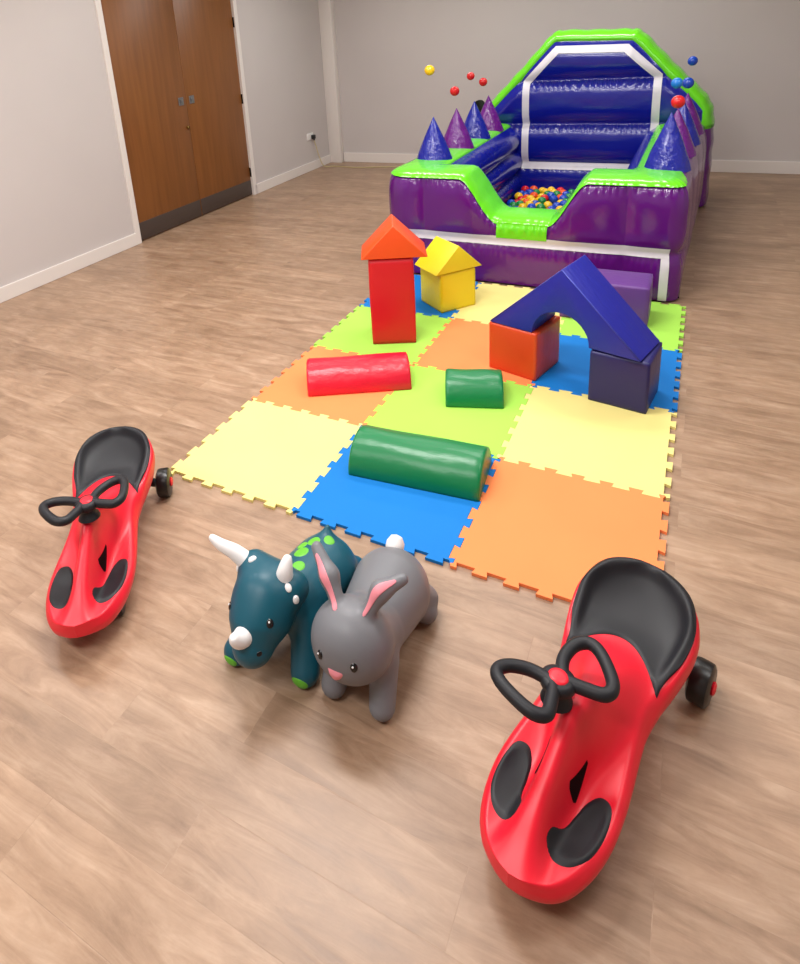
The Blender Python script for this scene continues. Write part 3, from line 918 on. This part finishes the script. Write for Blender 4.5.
def build_dino():
    T = thing('dinosaur_hopper', 'teal rubber triceratops hopper toy with white horns and lime spots', 'toy animal', (.885, -.36, 0), 0)
    hc = (-.018, -.184, .228)
    def f(P):
        d = s_cap(P, (.02, .06, .128), (.004, -.06, .142), .104, .098)
        sk = s_ell(P, (hc[0], hc[1], hc[2]), (.092, .085, .098), rotm(-.3))
        fr = s_cap(P, (hc[0] - .062, hc[1] + .052, hc[2] + .046), (hc[0] + .064, hc[1] + .045, hc[2] + .030), .046, .046)
        sk = smin(sk, fr, .03)
        mz = s_cap(P, (hc[0] + .006, hc[1] - .05, hc[2] - .030), (hc[0] + .010, hc[1] - .080, hc[2] - .064), .070, .056)
        sk = smin(sk, mz, .04)
        d = smin(d, sk, .025)
        d = smin(d, s_cap(P, (-.075, -.12, .11), (-.116, -.212, .034), .042, .039), .03)
        d = smin(d, s_cap(P, (.06, -.11, .12), (.092, -.185, .034), .044, .040), .03)
        d = smin(d, s_cap(P, (-.045, .10, .09), (-.065, .12, .04), .06, .046), .03)
        d = smin(d, s_cap(P, (.040, .11, .10), (.062, .165, .052), .055, .046), .03)
        d = smin(d, s_cap(P, (.012, .10, .195), (.012, .120, .240), .028, .008), .03)
        return d
    sdf_obj('body', f, (-.19, -.36, -.012), (.2, .27, .40), .0045, T_teal, T)
    def horn(name, pts, r0):
        tube(name, spline(pts, 8), lambda u: r0 * (1 - u) ** .55 * .94 + .004 if u < .97 else .006 * (1.03 - u) / .06 + .001, T_white, T, 20)
    horn('brow_horn', [(-.100, -.140, .292), (-.130, -.148, .320), (-.166, -.160, .343), (-.200, -.164, .364)], .023)
    horn('brow_horn', [(.030, -.150, .290), (.036, -.150, .318), (.038, -.140, .342), (.038, -.128, .358)], .024)
    p, nn = sdf_project(f, (-.012, -.285, .216)); p = Vector(p); nn = Vector(nn)
    horn('nose_horn', [p - nn * .014, p + nn * .010, p + nn * .026 + Vector((0, 0, .010)), p + nn * .034 + Vector((0, 0, .024))], .027)
    eye(f, (.044, -.250, .246), .010, T, 1.2)
    eye(f, (-.086, -.250, .246), .010, T, 1.2)
    for s in (-1, 1):
        decal('nostril', f, (hc[0] + .002 + s * .050, hc[1] - .11, hc[2] - .045), .008, T_black, T, .0008, asp=.8)
    for p in ((-.072, -.150, .330), (.058, -.172, .295), (.088, -.178, .268), (-.12, -.16, .28)):
        decal('frill_stud', f, p, .0090, T_white, T, .001, dome=.004, asp=1.4)
    for p, r in (((-.055, .046, .26), .018), ((-.012, .062, .26), .021), ((-.024, .010, .26), .024), ((.010, -.045, .26), .020), ((.05, .02, .26), .020), ((.04, .085, .24), .018)):
        decal('back_spot', f, p, r, T_lime, T, .0012)
    decal('toe', f, (-.120, -.27, .024), .029, T_lime, T, .0015, asp=.75)
    decal('toe', f, (.094, -.25, .022), .033, T_lime, T, .0015, asp=.75)
build_rabbit()
build_dino()
# ------------------------------------------------------------------ swing cars
C_red = mat('car_red', rgb(226, 22, 46), .40, .5)
C_blk = mat('car_black', rgb(22, 23, 29), .5, .4, bump=.03, bscale=400)
C_tyre = mat('car_wheel', rgb(14, 14, 15), .35, .5)
C_hole_shade = mat('car_hole_shade', rgb(20, 4, 6), .8, .1)  # dark red-black painted in for the shade of a hole
CL = .76
WT = [(0, .0), (.004, .026), (.015, .050), (.035, .075), (.07, .098), (.12, .115), (.18, .124), (.24, .124), (.30, .119), (.36, .112), (.42, .108), (.48, .115), (.54, .128), (.60, .139), (.645, .141), (.685, .130), (.715, .109), (.738, .081), (.752, .051), (.758, .024), (.76, .0)]
def car_w(s): return max(.0005, interp(WT, s))
EDGE = [(0, .118), (.1, .128), (.2, .135), (.3, .145), (.4, .165), (.5, .19), (.6, .22), (.7, .255), (.76, .272)]
BOT = [(0, .085), (.05, .062), (.15, .055), (.3, .07), (.45, .10), (.6, .125), (.76, .20)]
def gau(x, s): return math.exp(-(x / s) ** 2)
def car_top(s, t):
    w = car_w(s); e = interp(EDGE, s); u = min(1, abs(t) / w)
    z = e
    # foot wells
    z -= .022 * gau(s - .20, .10) * (1 - u ** 6)
    # centre spine from nose to steering column
    sp = interp([(0, .010), (.05, .034), (.1, .066), (.16, .105), (.22, .140), (.27, .152), (.32, .135), (.40, .094), (.48, .056), (.55, .022), (.62, 0), (.76, 0)], s)
    wd = interp([(0, .055), (.08, .036), (.2, .033), (.27, .038), (.34, .056), (.44, .078), (.55, .085), (.76, .09)], s)
    z += sp * math.exp(-abs(t / wd) ** 3.2)
    # seat dish and back rim
    k = sstep(.44, .56, s)
    uu = min(1, math.sqrt(u * u + (max(0, s - .58) / .178) ** 2))
    z += k * (.030 * uu ** 4 - .016)
    # rounded shoulder at the very edge
    z -= .018 * max(0, (u - .86) / .14) ** 2 * (1 - .6 * k) * (1 - sstep(.66, .73, s))
    return z
def seat_front(t): return .482 + .088 * math.cos(min(1, abs(t) / .105) * PI / 2) ** 1.0
def build_car(label, loc, rz, steer, sx):
    T = thing('swing_car', label, 'ride-on toy', loc, rz, 'red swing cars')
    NS, NT = 96, 49
    ss = [CL * (.5 - .5 * math.cos(PI * i / (NS - 1))) for i in range(NS)]
    V = []
    side = [(1.03, .10), (1.045, .28), (1.03, .5), (.99, .72), (.92, .9), (.80, 1.0)]
    for s in ss:
        w = car_w(s); bz = interp(BOT, s); ring = []
        for k in range(NT):
            t = -math.cos(PI * k / (NT - 1)) * .25 * w + (k / (NT - 1) * 2 - 1) * .75 * w
            ring.append((t, -s, car_top(s, t)))
        ez = car_top(s, w)
        for f_, q in side: ring.append((w * f_, -s, lerp(ez, bz, q)))
        for k in range(1, 6): ring.append((lerp(w * .8, -w * .8, k / 6), -s, bz))
        for f_, q in side[::-1]: ring.append((-w * f_, -s, lerp(ez, bz, q)))
        V += ring
    # local: nose at y=0 going to -y?  use +y towards the rear
    V = [(x, -y, z) for x, y, z in V]
    nv = len(V) // NS
    F = grid_faces(NS, nv, True); F.append(tuple(range(nv))); F.append(tuple(range((NS - 1) * nv, NS * nv)))
    pyd('body', V, F, C_red, T)
    # black moulded seat
    ol = np.array([(sg * car_w(q) * lerp(.965, 1.0, sstep(.68, .735, q)), q) for q in np.linspace(.40, CL, 900) for sg in (-1, 1)])
    V = []; a_, b_ = 45, 50
    for i in range(-1, a_ + 1):
        u = math.sin((min(max(i, 0), a_ - 1) / (a_ - 1) * 2 - 1) * PI / 2)
        s0 = seat_front(u * .108)
        for j in range(b_ + 1):
            q = min(j, b_ - 1) / (b_ - 1); s = lerp(s0, CL - .0025, math.sin(q * PI / 2))
            wl = max(.0005, car_w(s) * lerp(.965, 1.0, sstep(.68, .735, s)))
            x = lerp(u * min(.108, wl), u * wl, sstep(0, .22, q))
            d = float(np.min(np.hypot(ol[:, 0] - x, ol[:, 1] - s)))
            rear = sstep(.46, .60, s)
            lift = .0045 + rear * (.013 * gau(d - .015, .012) + .001)
            if j == 0: lift = .0005
            if j == b_ or i in (-1, a_): lift = -.006
            V.append((x, s, car_top(s, x) + lift))
    a_ += 2; b_ += 1
    pyd('seat', V, grid_faces(a_, b_), C_blk, T)
    # foot pads: outline polygon in (s,t), laid on the top surface
    def pad(sd):
        ctrl = [(.246, .080), (.242, .102), (.215, .113), (.165, .115), (.12, .106), (.086, .084), (.075, .056), (.088, .034), (.116, .033), (.145, .046), (.185, .053), (.222, .062)]
        ol = spline([(c[0], c[1], 0) for c in ctrl], 5, True); cen = Vector((.155, .076, 0)); V = []; nR = 8; n = len(ol)
        for r in range(nR + 1):
            for p in (ol if r else [cen]):
                q = cen + (p - cen) * (r / nR)
                V.append((sd * q.y, q.x, car_top(q.x, q.y) + (.005 if r < nR else -.001)))
        F = [(0, 1 + k, 1 + (k + 1) % n) for k in range(n)]
        for r in range(1, nR):
            a = 1 + (r - 1) * n; b = 1 + r * n
            F += [(a + k, b + k, b + (k + 1) % n, a + (k + 1) % n) for k in range(n)]
        pyd('foot_pad', V, F, C_blk, T)
    pad(1); pad(-1)
    # dark tapered patch on either spine flank, painted as a shaded opening
    for sd in (-1, 1):
        V = []
        for i in range(13):
            s = lerp(.195, .265, i / 12); hw = .5 * lerp(.016, .002, i / 12)
            if i == 0: hw *= .6
            for k in range(5):
                t = .038 + .003 * i / 12 + lerp(-hw, hw, k / 4)
                V.append((sd * t, s, car_top(s, t) + .0025))
        pyd('opening_shade', V, grid_faces(13, 5), C_hole_shade, T)
    # steering: column, butterfly wheel, red centre cap
    sy, sz = .270, .280
    col = lathe('steering_column', [(.034, 0), (.030, .010), (.024, .018), (.023, .028), (.026, .036)], C_blk, T, 24, 'Z', (sx, sy, sz), Matrix.Rotation(-.08, 3, 'X'))
    hub = Vector((sx, sy, sz)) + Matrix.Rotation(-.08, 3, 'X') @ Vector((0, 0, .046))
    R = Matrix.Rotation(-.08, 3, 'X') @ Matrix.Rotation(steer, 3, 'Z')
    def tr(p): return R @ (Vector(p) * .95) + hub
    V = []; F = []
    for sd in (-1, 1):
        loop = [(.020, .010), (.046, .044), (.088, .064), (.122, .056), (.130, .026), (.118, -.022), (.100, -.056), (.074, -.064), (.046, -.040), (.022, -.012)]
        pts = spline([(sd * x, y, .004 + .012 * (x / .13) ** 2) for x, y in loop], 6, True)
        v, f = tube_data(pts, .0148, 14, True)
        o0 = len(V); V += v; F += [tuple(i + o0 for i in q) for q in f]
    # hub disc
    n = 28; o0 = len(V)
    for r, h in [(.001, -.014), (.030, -.014), (.039, -.004), (.038, .010), (.030, .016), (.001, .016)]:
        for k in range(n): V.append(Vector((r * math.cos(2*PI*k/n), r * math.sin(2*PI*k/n), h)))
    F += [tuple(i + o0 for i in q) for q in grid_faces(6, n, True)]
    w = pyd('steering_wheel', [tr(v) for v in V], F, C_blk, T)
    V = []
    prof = [(.001, .0205), (.012, .0205), (.020, .019), (.023, .0155), (.0235, .010)]
    for r, h in prof:
        for k in range(n): V.append(tr((r * math.cos(2*PI*k/n), r * math.sin(2*PI*k/n), h)))
    pyd('centre_cap', V, grid_faces(5, n, True), C_red, w)
    # wheels
    def wheel(x, y, r, wd, sgn, cap=True):
        prof = [(.012, -wd/2), (r * .80, -wd/2), (r * .96, -wd/2 + .005), (r, -wd/2 + .012), (r, wd/2 - .012), (r * .96, wd/2 - .005), (r * .80, wd/2), (.012, wd/2)]
        o = lathe('wheel', prof, C_tyre, T, 36, 'X', (x, y, r))
        if cap:
            lathe('hub_cap', [(.001, 0), (.016, 0), (.018, sgn * .004), (.012, sgn * .008), (.001, sgn * .009)], C_red, o, 20, 'X', (x + sgn * wd / 2, y, r))
        return o
    for sd in (-1, 1):
        wheel(sd * .150, .706, .055, .050, sd)
        tube('axle_arm', spline([(sd * .13, .706, .055), (sd * .10, .70, .07), (sd * .085, .66, .12), (sd * .05, .62, .165)], 6), .016, C_blk, T, 12)
        wheel(sd * .084, .150, .030, .022, sd, False)
        box('wheel_fork', sd * .062 - .008, sd * .062 + .008, .135, .175, .02, .085, C_blk, T, .004)
    box('front_axle', -.075, .075, .140, .165, .055, .075, C_blk, T, .004)
    return T
def axis(nose, rear):
    d = Vector((rear[0] - nose[0], rear[1] - nose[1])); return math.atan2(-d.x, d.y)
build_car('red swing car with black seat at the front right, beside the orange corner tile', (1.590, -.803, 0), math.radians(-14.5), math.radians(60), -.034)
build_car('red swing car with black seat at the left, beside the yellow corner tile', (.352, -.772, 0), math.radians(34.5), math.radians(24), .008)
# ------------------------------------------------------------------ light
def area(name, x, y, z, sx, sy, power, col=(1, .98, .96), rot=(0, 0, 0)):
    l = bpy.data.lights.new(name, 'AREA'); l.shape = 'RECTANGLE'; l.size = sx; l.size_y = sy; l.energy = power; l.color = col
    o = bpy.data.objects.new(name, l); COL.objects.link(o); o.location = (x, y, z); o.rotation_euler = rot
    return o
for x, y, p in ((.4, .3, 60), (2.7, .2, 26), (-1.6, .3, 28), (.8, 2.2, 34), (-1.2, 2.2, 22), (2.8, 2.2, 20), (-.9, 4.4, 28), (1.0, 4.4, 26), (.7, -1.9, 42), (-1.2, -1.8, 36)):
    area('ceiling_lamp', x, y, ZC - .03, 1.2, .3, p)
W = bpy.data.worlds.new('world'); SC.world = W; W.use_nodes = True
bg = W.node_tree.nodes['Background']; bg.inputs[0].default_value = (.8, .85, 1, 1); bg.inputs[1].default_value = .4
SC.view_settings.view_transform = 'Standard'
SC.view_settings.look = 'None'
SC.view_settings.exposure = 0.0
